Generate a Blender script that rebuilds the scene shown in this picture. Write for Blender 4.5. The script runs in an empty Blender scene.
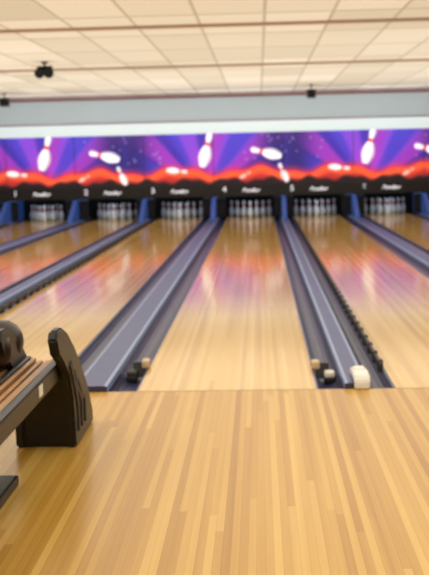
import bpy, bmesh, math, random
import numpy as np
from mathutils import Vector, Matrix
random.seed(3)
scene=bpy.context.scene
scene.view_settings.view_transform='Standard'
scene.view_settings.look='None'
scene.view_settings.exposure=0.08

def lin(c):
    r=[]
    for v in c:
        v=v/255.0
        r.append(v/12.92 if v<=0.04045 else ((v+0.055)/1.055)**2.4)
    return tuple(r)+(1.0,)

# ---------- materials ----------
def mat(name,col,rough=0.5,metal=0.0,spec=0.5,emit=None,es=0.0,noise=0.0,nscale=20,coat=0.0,bump=0.0):
    m=bpy.data.materials.new(name); m.use_nodes=True
    nt=m.node_tree; b=nt.nodes['Principled BSDF']
    b.inputs['Base Color'].default_value=lin(col)
    b.inputs['Roughness'].default_value=rough
    b.inputs['Metallic'].default_value=metal
    b.inputs['Specular IOR Level'].default_value=spec
    b.inputs['Coat Weight'].default_value=coat
    if emit:
        b.inputs['Emission Color'].default_value=lin(emit)
        b.inputs['Emission Strength'].default_value=es
    tc=nt.nodes.new('ShaderNodeTexCoord')
    n=nt.nodes.new('ShaderNodeTexNoise'); n.inputs['Scale'].default_value=nscale
    nt.links.new(tc.outputs['Object'],n.inputs['Vector'])
    hsv=nt.nodes.new('ShaderNodeHueSaturation'); hsv.inputs['Color'].default_value=lin(col)
    mr=nt.nodes.new('ShaderNodeMapRange')
    mr.inputs['To Min'].default_value=1-noise; mr.inputs['To Max'].default_value=1+noise
    nt.links.new(n.outputs['Fac'],mr.inputs['Value'])
    nt.links.new(mr.outputs['Result'],hsv.inputs['Value'])
    nt.links.new(hsv.outputs['Color'],b.inputs['Base Color'])
    if bump:
        bp=nt.nodes.new('ShaderNodeBump'); bp.inputs['Strength'].default_value=bump
        nt.links.new(n.outputs['Fac'],bp.inputs['Height']); nt.links.new(bp.outputs['Normal'],b.inputs['Normal'])
    return m

def mathn(nt,op,a,b=None,c=None):
    n=nt.nodes.new('ShaderNodeMath'); n.operation=op
    for i,v in enumerate((a,b,c)):
        if v is None: continue
        if isinstance(v,(int,float)): n.inputs[i].default_value=v
        else: nt.links.new(v,n.inputs[i])
    return n.outputs[0]

def wood(name,c1,c2,c3,board=0.0275,seglen=1.6,rough=0.15,spec=0.5,far=None,var=1.0):
    m=bpy.data.materials.new(name); m.use_nodes=True
    nt=m.node_tree; L=nt.links; b=nt.nodes['Principled BSDF']
    tc=nt.nodes.new('ShaderNodeTexCoord'); sp=nt.nodes.new('ShaderNodeSeparateXYZ')
    L.new(tc.outputs['Object'],sp.inputs[0])
    bx=mathn(nt,'DIVIDE',sp.outputs['X'],board)
    bi=mathn(nt,'FLOOR',bx); fr=mathn(nt,'FRACT',bx)
    wn=nt.nodes.new('ShaderNodeTexWhiteNoise'); wn.noise_dimensions='1D'; L.new(bi,wn.inputs['W'])
    seg=mathn(nt,'FLOOR',mathn(nt,'ADD',mathn(nt,'DIVIDE',sp.outputs['Y'],seglen),mathn(nt,'MULTIPLY',wn.outputs['Value'],7.0)))
    cv=nt.nodes.new('ShaderNodeCombineXYZ'); L.new(bi,cv.inputs[0]); L.new(seg,cv.inputs[1])
    wn2=nt.nodes.new('ShaderNodeTexWhiteNoise'); wn2.noise_dimensions='2D'; L.new(cv.outputs[0],wn2.inputs['Vector'])
    mp=nt.nodes.new('ShaderNodeMapping'); mp.inputs['Scale'].default_value=(60,1.5,1)
    L.new(tc.outputs['Object'],mp.inputs[0])
    no=nt.nodes.new('ShaderNodeTexNoise'); no.inputs['Scale'].default_value=1.5; no.inputs['Detail'].default_value=3
    L.new(mp.outputs[0],no.inputs['Vector'])
    mp2=nt.nodes.new('ShaderNodeMapping'); mp2.inputs['Scale'].default_value=(9,0.2,1)
    L.new(tc.outputs['Object'],mp2.inputs[0])
    no2=nt.nodes.new('ShaderNodeTexNoise'); no2.inputs['Scale'].default_value=1.2
    L.new(mp2.outputs[0],no2.inputs['Vector'])
    v=mathn(nt,'ADD',mathn(nt,'MULTIPLY',wn2.outputs['Value'],0.38),mathn(nt,'ADD',mathn(nt,'MULTIPLY',no.outputs['Fac'],0.10),mathn(nt,'MULTIPLY',no2.outputs['Fac'],0.52)))
    v=mathn(nt,'ADD',mathn(nt,'MULTIPLY',mathn(nt,'SUBTRACT',v,0.5),var),0.5)
    cr=nt.nodes.new('ShaderNodeValToRGB'); L.new(v,cr.inputs[0])
    e=cr.color_ramp.elements; e[0].position=0.2; e[0].color=lin(c1); e[1].position=0.8; e[1].color=lin(c3)
    k=e.new(0.5); k.color=lin(c2)
    se=mathn(nt,'LESS_THAN',fr,0.06)
    mx=nt.nodes.new('ShaderNodeMixRGB'); mx.blend_type='MULTIPLY'; mx.inputs['Color2'].default_value=(0.66,0.55,0.42,1)
    L.new(mathn(nt,'MULTIPLY',se,0.6),mx.inputs['Fac']); L.new(cr.outputs[0],mx.inputs['Color1'])
    out=mx.outputs[0]
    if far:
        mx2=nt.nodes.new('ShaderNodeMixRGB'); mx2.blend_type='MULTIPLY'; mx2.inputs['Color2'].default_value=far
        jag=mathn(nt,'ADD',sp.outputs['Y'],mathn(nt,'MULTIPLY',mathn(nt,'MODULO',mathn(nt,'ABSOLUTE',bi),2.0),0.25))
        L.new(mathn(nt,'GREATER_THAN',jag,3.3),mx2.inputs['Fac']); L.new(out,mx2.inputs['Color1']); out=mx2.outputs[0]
    L.new(out,b.inputs['Base Color'])
    b.inputs['Roughness'].default_value=rough
    b.inputs['Specular IOR Level'].default_value=spec
    return m

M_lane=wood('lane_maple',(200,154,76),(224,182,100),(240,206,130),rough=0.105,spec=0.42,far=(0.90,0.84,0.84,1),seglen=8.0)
M_appr=wood('approach_maple',(174,125,44),(202,157,70),(224,184,98),rough=0.27,spec=0.38,seglen=3.8,board=0.031,var=1.05)
M_gut=mat('gutter_plastic',(54,57,90),0.32,noise=0.15,nscale=4)
M_div=mat('divider_cap_blue',(60,74,124),0.36,noise=0.1,nscale=5)
M_edge=mat('divider_edge_lightblue',(138,156,200),0.35)
M_black=mat('black_plastic',(20,19,20),0.4,noise=0.1)
M_black2=mat('black_plastic_matte',(56,53,52),0.6)
M_white=mat('white_plastic',(240,240,236),0.4)
M_tan=mat('sensor_tan',(215,190,150),0.5)
M_cream=mat('sensor_cream',(228,222,205),0.45)
M_pin=mat('pin_white',(225,230,238),0.25)
M_red=mat('pin_stripe_red',(200,30,30),0.3)
M_kick=mat('kickback_blue',(52,88,160),0.4,emit=(50,88,170),es=0.15)
M_dark=mat('pit_curtain_black',(8,8,12),0.8)
M_wall=mat('wall_paint_bluegray',(196,208,212),0.85,noise=0.03,nscale=2)
M_side=mat('side_wall_paint',(190,185,178),0.9,noise=0.03,nscale=2)
M_strip=mat('trim_white_glow',(228,240,242),0.6,emit=(205,228,235),es=0.25)  # mild emission puts the light on this strip into its material; no lamp
M_maroon=mat('trim_maroon',(128,58,66),0.6)
M_cam=mat('fixture_black',(20,22,22),0.7,spec=0.2)
M_orange=mat('rack_wood_strip',(172,130,86),0.4,noise=0.25,nscale=30)
M_ballm=mat('ball_dark_brown',(44,34,28),0.3,noise=0.5,nscale=18)
M_line=mat('foul_line_dark',(130,92,50),0.3)
M_sub=mat('subfloor_concrete',(60,58,56),0.9)

# ---------- mesh helpers ----------
def link(o,parent=None):
    scene.collection.objects.link(o)
    if parent: o.parent=parent
    return o
def mesh_obj(name,bm,mats,parent=None,smooth=False):
    me=bpy.data.meshes.new(name); bm.normal_update(); bm.to_mesh(me); bm.free()
    for m in (mats if isinstance(mats,list) else [mats]): me.materials.append(m)
    if smooth:
        for p in me.polygons: p.use_smooth=True
    return link(bpy.data.objects.new(name,me),parent)
def add_box(bm,x0,x1,y0,y1,z0,z1,mi=0,bev=0):
    t=bmesh.new()
    bmesh.ops.create_cube(t,size=1)
    for v in t.verts:
        v.co=Vector(((x0+x1)/2+v.co.x*(x1-x0),(y0+y1)/2+v.co.y*(y1-y0),(z0+z1)/2+v.co.z*(z1-z0)))
    if bev: bmesh.ops.bevel(t,geom=list(t.edges),offset=bev,segments=2,affect='EDGES',profile=0.6)
    for f in t.faces: f.material_index=mi
    me=bpy.data.meshes.new('t'); t.to_mesh(me); t.free(); bm.from_mesh(me); bpy.data.meshes.remove(me)
def box(name,x0,x1,y0,y1,z0,z1,m,parent=None,bev=0):
    bm=bmesh.new(); add_box(bm,x0,x1,y0,y1,z0,z1,0,bev); return mesh_obj(name,bm,m,parent)
def prism_x(bm,prof,x0,x1,mi=0,bev=0):
    t=bmesh.new()
    a=[t.verts.new((x0,y,z)) for y,z in prof]; b=[t.verts.new((x1,y,z)) for y,z in prof]
    n=len(prof)
    t.faces.new(a); t.faces.new(b[::-1])
    for i in range(n): t.faces.new((a[i],b[i],b[(i+1)%n],a[(i+1)%n]))
    bmesh.ops.recalc_face_normals(t,faces=list(t.faces))
    if bev: bmesh.ops.bevel(t,geom=list(t.edges),offset=bev,segments=2,affect='EDGES')
    for f in t.faces: f.material_index=mi
    me=bpy.data.meshes.new('t'); t.to_mesh(me); t.free(); bm.from_mesh(me); bpy.data.meshes.remove(me)
def prism_y(bm,prof,y0,y1,mis):
    a=[bm.verts.new((x,y0,z)) for x,z in prof]; b=[bm.verts.new((x,y1,z)) for x,z in prof]
    n=len(prof)
    f=bm.faces.new(a); f.material_index=0
    f=bm.faces.new(b[::-1]); f.material_index=0
    for i in range(n):
        f=bm.faces.new((a[i],b[i],b[(i+1)%n],a[(i+1)%n])); f.material_index=mis[i]
    bmesh.ops.recalc_face_normals(bm,faces=list(bm.faces))
def revolve(bm,prof,center,axis=Vector((0,0,1)),seg=16,mif=None):
    q=Vector((0,0,1)).rotation_difference(axis)
    rings=[]
    for r,z in prof:
        rings.append([bm.verts.new(Vector(center)+q@Vector((r*math.cos(2*math.pi*i/seg),r*math.sin(2*math.pi*i/seg),z))) for i in range(seg)])
    for k in range(len(rings)-1):
        for i in range(seg):
            f=bm.faces.new((rings[k][i],rings[k][(i+1)%seg],rings[k+1][(i+1)%seg],rings[k+1][i]))
            f.smooth=True
            if mif: f.material_index=mif(k)
    bm.faces.new(rings[0][::-1]); f=bm.faces.new(rings[-1])
def empty(name,loc=(0,0,0)):
    e=bpy.data.objects.new(name,None); e.location=loc; e.empty_display_size=0.1
    return link(e)

# ---------- layout ----------
LW=1.089; N=0.477; W=0.577
lanes=[]; gaps=[]
x=0.327; lanes.append((x-LW,x,4))
n=5; wide=False
while n<=7:
    g=W if wide else N
    gaps.append((x,x+g,wide)); x+=g; lanes.append((x,x+LW,n)); x+=LW; n+=1; wide=not wide
gaps.append((x,x+W,True)); XR=x+W
x=-0.762; n=3; wide=True
while n>=0:
    g=W if wide else N
    gaps.append((x-g,x,wide)); x-=g; lanes.append((x-LW,x,n)); x-=LW; n-=1; wide=not wide
gaps.append((x-W,x,True)); XL=x-W
LANE_END=19.2
H=2.86
YB=-9.5

# room shell
box('floor',XL-.1,XR+.1,YB,20.0,-0.22,-0.12,M_sub)
box('approach_floor',XL,XR,YB,-0.012,-0.12,0.0,M_appr)
box('foul_line',XL,XR,-0.012,0.0,-0.12,0.0005,M_line)
box('wall_left',XL-.1,XL,YB,20.0,-0.12,H,M_side)
box('wall_right',XR,XR+.1,YB,20.0,-0.12,H,M_side)
box('wall_rear',XL-.1,XR+.1,YB-.1,YB,-0.12,H,M_side)
box('wall_back',XL,XR,18.02,18.12,0.56,H,M_wall)
box('wall_pit',XL,XR,19.9,20.0,-0.12,1.2,M_dark)
# ceiling
def ceil_mat():
    m=bpy.data.materials.new('ceiling_tiles'); m.use_nodes=True
    nt=m.node_tree; L=nt.links; b=nt.nodes['Principled BSDF']; b.inputs['Roughness'].default_value=0.95
    b.inputs['Specular IOR Level'].default_value=0.2
    tc=nt.nodes.new('ShaderNodeTexCoord'); sp=nt.nodes.new('ShaderNodeSeparateXYZ'); L.new(tc.outputs['Object'],sp.inputs[0])
    tx=mathn(nt,'DIVIDE',mathn(nt,'ADD',sp.outputs['X'],69.93),0.70)
    ty=mathn(nt,'DIVIDE',mathn(nt,'ADD',sp.outputs['Y'],40.0-5.4),1.6333)
    fx=mathn(nt,'FRACT',tx); fy=mathn(nt,'FRACT',ty)
    gx=mathn(nt,'LESS_THAN',fx,0.05); gy=mathn(nt,'LESS_THAN',fy,0.045)
    g=mathn(nt,'MULTIPLY',mathn(nt,'MAXIMUM',gx,gy),0.6)
    cv=nt.nodes.new('ShaderNodeCombineXYZ'); L.new(mathn(nt,'FLOOR',tx),cv.inputs[0]); L.new(mathn(nt,'FLOOR',ty),cv.inputs[1])
    wn=nt.nodes.new('ShaderNodeTexWhiteNoise'); wn.noise_dimensions='2D'; L.new(cv.outputs[0],wn.inputs['Vector'])
    cr=nt.nodes.new('ShaderNodeValToRGB'); L.new(wn.outputs['Value'],cr.inputs[0])
    cr.color_ramp.elements[0].color=lin((214,208,190)); cr.color_ramp.elements[1].color=lin((238,233,220))
    mx=nt.nodes.new('ShaderNodeMixRGB'); mx.inputs['Color2'].default_value=lin((166,154,130))
    L.new(g,mx.inputs['Fac']); L.new(cr.outputs[0],mx.inputs['Color1']); L.new(mx.outputs[0],b.inputs['Base Color'])
    return m
box('ceiling',XL-.1,XR+.1,YB-.1,20.0,H,H+.1,ceil_mat())
M_beam=mat('ceiling_beam_taupe',(172,142,124),0.8)
box('trim_1',XL,XR,5.36,5.44,H-.03,H,M_beam)
box('trim_2',XL,XR,10.26,10.34,H-.03,H,M_beam)
box('trim_3',XL,XR,17.95,18.02,H-.05,H,M_maroon)
box('trim_4',XL,XR,17.93,18.02,2.245,2.275,M_maroon)
box('trim_5',XL,XR,17.86,18.02,1.985,2.245,M_strip)

# lanes
for (a,b,n) in sorted(lanes,key=lambda t:abs(t[2]-4)):
    bm=bmesh.new(); add_box(bm,a,b,0.0,LANE_END,-0.12,0.0)
    mesh_obj('bowling_lane',bm,M_lane)

# gutters and dividers
def arc(xa,xb,zt,depth,seg=8):
    pts=[]
    for i in range(seg+1):
        t=math.pi*i/seg
        xm=(xa+xb)/2; r=(xb-xa)/2
        pts.append((xm-r*math.cos(t),zt-depth*math.sin(t)))
    return pts
for (a,b,w) in sorted(gaps,key=lambda t:abs((t[0]+t[1])/2)):
    cw=0.18 if w else 0.11
    m0=(a+b)/2-cw/2; m1=(a+b)/2+cw/2
    top=0.035
    prof=[]; mi=[]
    def P(x,z,m): prof.append((x,z)); mi.append(m)
    P(a,-0.12,0); P(a,-0.005,1)
    ar=arc(a+.014,m0-.014,-0.005,0.085)
    for q in ar[:-1]: P(q[0],q[1],0)
    P(ar[-1][0],ar[-1][1],2); 
    P(m0-.012,top-.004,2); P(m0+.008,top,1); P(m1-.008,top,2); P(m1+.012,top-.004,2)
    ar=arc(m1+.014,b-.014,-0.005,0.085)
    for q in ar[:-1]: P(q[0],q[1],0)
    P(ar[-1][0],ar[-1][1],1); P(b,-0.005,0); P(b,-0.12,0)
    bm=bmesh.new(); prism_y(bm,prof,0.0,LANE_END,mi)
    root=mesh_obj('lane_gutter',bm,[M_gut,M_div,M_edge])
    if not w:
        bm=bmesh.new()
        xr=b-0.028
        add_box(bm,xr-.010,xr+.010,0.5,17.0,0.025,0.05)
        y=0.55
        while y<17:
            add_box(bm,xr-.018,xr+.018,y,y+.07,-0.02,0.06,0,.006)
            y+=0.32
        mesh_obj('bumper_rail',bm,M_black2,root)
    bm=bmesh.new()
    kw=0.05
    xm=(a+b)/2
    prism_x(bm,[(16.9,0.035),(19.3,0.035),(19.3,0.5),(17.75,0.5),(17.35,0.30),(17.0,0.12)],xm-kw,xm+kw,0,0.01)
    add_box(bm,a+.02,b-.02,17.98,18.0,0.036,0.5,1)
    mesh_obj('pit_kickback',bm,[M_kick,M_dark],root)

# pins
pinprof=[(.0286,0),(.0363,.019),(.0486,.057),(.0572,.086),(.0605,.114),(.0579,.149),(.0493,.184),(.0350,.219),(.0263,.238),(.0234,.254),(.0240,.276),(.0280,.305),(.0320,.330),(.0322,.345),(.0280,.364),(.018,.377),(.006,.381)]
for (a,b,n) in sorted(lanes,key=lambda t:abs(t[2]-4)):
    bm=bmesh.new(); xc=(a+b)/2
    for r in range(4):
        for k in range(r+1):
            revolve(bm,pinprof,(xc+(k-r/2)*.305,18.22+r*.264,0.0),seg=14,mif=lambda k:1 if k in (8,10) else 0)
    mesh_obj('bowling_pin_rack',bm,[M_pin,M_red])

# ---------- masking unit mural ----------
mask=empty('masking_unit')
PX=42.9
Z0,Z1=0.80,1.985
def mural():
    cell=0.014
    nx=int((XR-XL)/cell); nz=int((Z1-Z0)/cell)
    xs=np.linspace(XL,XR,nx+1); zs=np.linspace(Z0,Z1,nz+1)
    X,Z=np.meshgrid(xs,zs)
    co=np.stack([X,np.full_like(X,17.88),Z],-1).reshape(-1,3)
    U=258.5+X*PX; V=158-(Z-1.38)*PX
    col=np.zeros(X.shape+(3,))
    du=(U-205.0+80.5)%161.0-80.5
    ang=np.degrees(np.arctan2(190-V,du))
    ray=np.sin(np.radians(ang*11.0))
    r2=np.sin(np.radians(ang*7.0+40))
    c1=np.array([56,34,150]);c2=np.array([140,46,170]);c3=np.array([34,20,92]);c4=np.array([84,74,214])
    s=(1/(1+np.exp(-ray*8)))[...,None]
    s2=(1/(1+np.exp(-r2*5)))[...,None]
    base=c1*(1-s)+c2*s
    base=base*(1-0.45*s2)+c4*0.45*s2
    dark=np.exp(-((np.abs(du)-72)/17.0)**2)[...,None]
    base=base*(1-dark*.85)+c3*dark*.85
    mag=np.exp(-(du/14.0)**2-((V-160)/14.0)**2)[...,None]
    base=base*(1-mag*.5)+np.array([190,60,190])*mag*.5
    col[:]=base
    rng=np.random.RandomState(4)
    for i in range(130):
        uu=rng.uniform(U.min(),U.max()); vv=rng.uniform(134,162)
        d=(((uu-205+80.5)%161)-80.5)
        if abs(abs(d)-65)>26: continue
        k=np.exp(-((U-uu)**2+(V-vv)**2)/0.45)[...,None]
        col=col*(1-k*.8)+np.array([200,200,240])*k*.8
    edge=168.0+3.2*np.sin(du*2*np.pi/161*2+0.6)+1.6*np.sin(du*2*np.pi/161*5)
    t=np.clip((V-edge)/12.0,0,1)[...,None]
    land=np.where(t<0.35,np.array([205,38,48])*(1-t/.35)+np.array([244,96,50])*(t/.35),np.array([244,96,50])*(1-(t-.35)/.65)+np.array([170,38,38])*((t-.35)/.65))
    m=(1/(1+np.exp(-(V-edge)*2.2)))[...,None]
    col=col*(1-m)+land*m
    gl=np.exp(-((V-edge+1.5)/2.5)**2)[...,None]*.4
    col=col*(1-gl)+np.array([215,50,80])*gl
    hill=178.2+1.8*np.sin(du*2*np.pi/161*4+1)+1.1*np.sin(du*2*np.pi/161*9)
    m=(1/(1+np.exp(-(V-hill)*1.8)))[...,None]
    col=col*(1-m)+np.array([26,12,22])*m
    def pin(cu,cv,L,deg,soft=1.6,alpha=1.0,wd=1.0):
        nonlocal col
        th=math.radians(deg)
        dx=((U-205.0-cu+80.5)%161.0)-80.5; dy=-(V-cv)
        ax=dx*math.sin(th)+dy*math.cos(th)
        px=dx*math.cos(th)-dy*math.sin(th)
        s_=(ax/L+0.5)
        pr=np.interp(s_,[p[1]/.381 for p in pinprof],[p[0]/.381 for p in pinprof])*L*wd*1.12
        inside=np.where((s_>0)&(s_<1),pr-np.abs(px),-np.abs(px)-np.maximum(np.maximum(-s_,s_-1)*L,0))
        m=(alpha/(1+np.exp(-inside*soft*1.6)))[...,None]
        stripe=(np.abs(s_-0.66)<0.05)[...,None]
        shade=np.clip(1-0.22*(px/(pr+.01)),.6,1.0)[...,None]
        pc=np.where(stripe,np.array([225,60,50]),np.array([246,240,244])*shade)
        col=col*(1-m)+pc*m
    pin(2,148,35,14)
    pin(61,152,31,-76)
    pin(78,172,20,-24,wd=1.0)
    pin(-28,168.5,21,96,wd=.85)
    pin(40,174,12,60,wd=.9,alpha=.7)
    col=np.clip(col,0,255)/255.0
    l=np.where(col<=0.04045,col/12.92,((col+0.055)/1.055)**2.4)
    me=bpy.data.meshes.new('mural_panel')
    idx=np.arange((nx+1)*(nz+1)).reshape(nz+1,nx+1)
    q=np.stack([idx[:-1,:-1],idx[:-1,1:],idx[1:,1:],idx[1:,:-1]],-1).reshape(-1,4)
    me.vertices.add(len(co)); me.vertices.foreach_set('co',co.ravel().astype(np.float32))
    me.loops.add(q.size); me.loops.foreach_set('vertex_index',q.ravel().astype(np.int32))
    me.polygons.add(len(q)); me.polygons.foreach_set('loop_start',(np.arange(len(q))*4).astype(np.int32))
    me.update(calc_edges=True)
    ca=me.color_attributes.new('Col','FLOAT_COLOR','POINT')
    rgba=np.concatenate([l.reshape(-1,3),np.ones((len(co),1))],1).astype(np.float32)
    ca.data.foreach_set('color',rgba.ravel())
    m=bpy.data.materials.new('mural_print'); m.use_nodes=True
    nt=m.node_tree; b=nt.nodes['Principled BSDF']; vc=nt.nodes.new('ShaderNodeVertexColor'); vc.layer_name='Col'
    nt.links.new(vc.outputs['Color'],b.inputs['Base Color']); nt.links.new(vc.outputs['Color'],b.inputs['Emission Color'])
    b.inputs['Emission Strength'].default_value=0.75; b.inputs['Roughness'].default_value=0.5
    me.materials.append(m)
    link(bpy.data.objects.new('mural_panel',me),mask)
mural()
box('mask_backing',XL,XR,17.885,18.0,0.53,Z1,M_black,mask)
box('lower_band',XL,XR,17.86,17.885,0.53,0.80,mat('mask_band_black',(14,11,18),0.35),mask)
M_txt=mat('number_white',(230,230,240),0.5,emit=(230,230,240),es=0.5)
def text(s,xc,z,size,name,shear=0):
    c=bpy.data.curves.new(name,'FONT'); c.body=s; c.size=size; c.align_x='CENTER'; c.align_y='CENTER'; c.extrude=0.003; c.shear=shear
    c.offset=0.004
    c.materials.append(M_txt)
    o=bpy.data.objects.new(name,c); o.rotation_euler=(math.pi/2,0,0); o.location=(xc,17.853,z); link(o,mask)
for (a,b,w) in gaps:
    xc=(a+b)/2
    box('panel_seam',xc-.006,xc+.006,17.874,17.879,Z0,Z1,M_black,mask)
for (a,b,n) in lanes:
    xn=a-0.04
    if n>0: text(str(n),xn,0.685,0.17,'lane_number')
    text('Bowling',(a+b)/2+.02,0.66,0.125,'band_lettering',0.4)

# ---------- foul line hardware ----------
def foul_detector(xe,y,s=1,body=None):
    """sensor unit on the lane edge with a body lying in the gutter"""
    bm=bmesh.new()
    zb=-0.086
    xb=xe-s*.115
    add_box(bm,xb-.036,xb+.036,y-.12,y+.02,zb,zb+.045,1,.012)
    add_box(bm,xb-.034,xb+.034,y-.11,y+.00,zb+.035,zb+.078,2,.016)
    prism_x(bm,[(y-.03,zb+.02),(y+.01,zb+.02),(y+.04,zb+.12),(y+.0,zb+.12)],*sorted((xb,xe-s*.03)),1,.003)
    xh=xe-s*.026
    add_box(bm,xh-.028,xh+.028,y-.045,y+.05,zb+.082,zb+.140,0,.018)
    revolve(bm,[(.014,0),(.016,.006),(.012,.010)],(xh+s*.022,y,zb+.112),Vector((s,0,0)),12,lambda k:1)
    mesh_obj('foul_detector',bm,[M_tan,M_black,body or M_black2])
foul_detector(-0.762,0.74,1)
foul_detector(0.327,0.62,-1,M_cream)
bm=bmesh.new()
xm=0.600
prism_x(bm,[(-0.03,0.001),(-0.001,0.001),(-0.001,0.036),(0.30,0.036),(0.29,0.075),(0.12,0.092),(0.0,0.080),(-.03,.05)],xm-.047,xm+.047,0,.008)
add_box(bm,xm-.03,xm+.03,0.12,0.22,0.085,0.096,0,.003)
mesh_obj('foul_light_housing',bm,[M_white])

# ---------- ball return ----------
br=empty('ball_return',(0,0,0))
XP0,XP1=-1.22,-0.92
side=[(-1.23,0),(-.70,0),(-.71,.07),(-.82,.22),(-.99,.37),(-1.17,.50),(-1.34,.60),(-1.46,.64),(-1.56,.64),(-1.60,.60),(-1.55,.52),(-1.44,.46),(-1.33,.38),(-1.27,.28),(-1.24,.14)]
bm=bmesh.new()
prism_x(bm,side,XP1-.045,XP1,0,.010)
prism_x(bm,side,XP0,XP0+.045,0,.010)
core=[(-1.21,0.0),(-.74,0.0),(-.76,.07),(-.89,.22),(-1.04,.33),(-1.10,.38),(-1.30,.38),(-1.25,.28),(-1.22,.14)]
prism_x(bm,core,XP0+.03,XP1-.03,0,0)
mesh_obj('pedestal',bm,M_black,br)
bm=bmesh.new()
for k in range(3):
    o=k*.095
    pr=[(-1.17+o,.07),(-1.135+o,.07),(-1.135+o,.20),(-1.20+o,.34-.06*k),(-1.30+o*.9,.45-.06*k),(-1.33+o*.9,.43-.06*k),(-1.235+o,.31-.05*k),(-1.17+o,.19)]
    prism_x(bm,pr,XP1-.002,XP1+.008,0,0)
    prism_x(bm,pr,XP0-.008,XP0+.002,0,0)
mesh_obj('pedestal_ribs',bm,M_black2,br)
TX0,TX1=-1.42,-0.967; TY0,TY1=-3.3,-1.12
bm=bmesh.new()
add_box(bm,TX1-.045,TX1,TY0,TY1,.36,.455,0,.015)
add_box(bm,TX0,TX0+.045,TY0,TY1,.36,.455,0,.015)
add_box(bm,-1.175,-1.145,TY0,TY1,.38,.445,0,.012)
add_box(bm,TX0+.04,TX1-.04,TY0,TY1,.355,.395,0)
add_box(bm,TX0,TX1,TY0-.04,TY0+.01,.34,.52,0,.012)
mesh_obj('tray_frame',bm,M_black,br)
bm=bmesh.new()
for cx in (-1.078,-1.265):
    for o in (-.052,-.018,.018,.052):
        add_box(bm,cx+o-.011,cx+o+.011,TY0+.02,TY1-.02,.394,.418+abs(o)*.35,0,.004)
mesh_obj('tray_strips',bm,M_orange,br)
bm=bmesh.new()
for (ya,yb) in ((-2.22,-1.80),(-3.1,-2.7)):
    add_box(bm,-1.32,-1.07,ya,yb,0,.045,0,.012)
    add_box(bm,-1.30,-1.16,ya+.1,yb-.1,.04,.36,0,.012)
mesh_obj('support_feet',bm,M_black,br)
bm=bmesh.new()
add_box(bm,TX1-.001,TX1+.003,-1.80,-1.73,.385,.435,0,.001)
mesh_obj('label',bm,M_white,br)
def ball(x,y,m,r=.108):
    bm=bmesh.new(); bmesh.ops.create_uvsphere(bm,u_segments=40,v_segments=24,radius=r)
    for f in bm.faces: f.smooth=True
    for (ax,ay) in ((.25,.12),(.25,-.12),(-.1,0)):
        d=Vector((ax,ay,.95)).normalized()
        revolve(bm,[(.013,-.004),(.013,.0008),(.010,.001)],d*r*.998,d,14,lambda k:1)
    o=mesh_obj('bowling_ball',bm,[m,M_black]); o.location=(x,y,.425+r+.003); o.rotation_euler=(.3,.4,1)
ball(-1.265,-1.24,M_ballm)
ball(-1.265,-1.47,mat('ball_brown',(56,38,28),.3,noise=.3))

# ---------- ceiling fixtures ----------
def twin_spot(x,y):
    bm=bmesh.new()
    revolve(bm,[(.05,0),(.05,.02),(.015,.03),(.015,.08)],(x,y,H),Vector((0,0,-1)),14)
    add_box(bm,x-.11,x+.11,y-.03,y+.03,H-.10,H-.06,0,.006)
    for s in (-1,1):
        revolve(bm,[(.04,-.09),(.06,-.06),(.066,.05),(.075,.09),(.065,.09)],(x+s*.06,y,H-.14),Vector((s*.1,-.9,-.35)).normalized(),16)
    mesh_obj('twin_spotlight',bm,M_cam)
twin_spot(-3.10,9.1)
def camdev(x,y):
    bm=bmesh.new()
    revolve(bm,[(.035,0),(.035,.015),(.012,.02),(.012,.1)],(x,y,H),Vector((0,0,-1)),12)
    add_box(bm,x-.085,x+.085,y-.12,y+.1,H-.27,H-.12,0,.012)
    revolve(bm,[(.05,0),(.055,.03),(.04,.032)],(x,y-.12,H-.195),Vector((0,-1,0)),14)
    add_box(bm,x-.10,x+.10,y-.16,y+.1,H-.12,H-.11,0,.003)
    mesh_obj('security_camera',bm,M_cam)
camdev(1.10,15.3)
camdev(-5.3,15.6)

# ---------- lights ----------
def area(name,loc,rot,sx,sy,e,c):
    l=bpy.data.lights.new(name,'AREA'); l.shape='RECTANGLE'; l.size=sx; l.size_y=sy; l.energy=e; l.color=c
    o=bpy.data.objects.new(name,l); o.location=loc; o.rotation_euler=rot; link(o); return o
XC=(XL+XR)/2
for i,(y,e,d_) in enumerate(((-6.5,90,105),(-1.5,90,118),(3.5,98,125),(8.5,130,90),(13.5,150,55))):
    area('ceiling_fill_%d'%i,(XC,y,2.05),(math.pi,0,0),12,4.9,e,(.98,.99,.95))  # added fill floating in the room to brighten the ceiling, no real fixture
    area('floor_fill_%d'%i,(XC,y,2.75),(0,0,0),12,4.9,d_,(.99,.98,.92))  # added soft fill to brighten the floor, not an actual ceiling lamp
area('mask_wash',(XC,16.2,2.7),(math.radians(75),0,0),12.5,.15,65,(.85,.95,1))
area('pin_light',(XC,17.99,.52),(math.radians(50),0,0),12.8,.06,16,(.64,.81,1))
w=bpy.data.worlds.new('World'); scene.world=w; w.use_nodes=True
w.node_tree.nodes['Background'].inputs[0].default_value=(1,1,1,1); w.node_tree.nodes['Background'].inputs[1].default_value=.3

# ---------- camera ----------
F=1030.0
d=Vector((258.5-214.5,287.5-158.0,-F)).normalized()
roll=math.radians(1.0)
up=Vector((-math.sin(roll),math.cos(roll),0)); up=(up-d*up.dot(d)).normalized()
xw=d.cross(up)
R=Matrix((xw,d,up))
cam=bpy.data.cameras.new('camera'); cam.sensor_fit='VERTICAL'; cam.sensor_height=24; cam.lens=F/575*24
co=bpy.data.objects.new('camera',cam); link(co)
co.matrix_world=Matrix.Translation((0,-6.13,1.395))@R.to_4x4()
cam.clip_end=100
cam.dof.use_dof=True; cam.dof.focus_distance=3.0; cam.dof.aperture_fstop=3.2
scene.camera=co
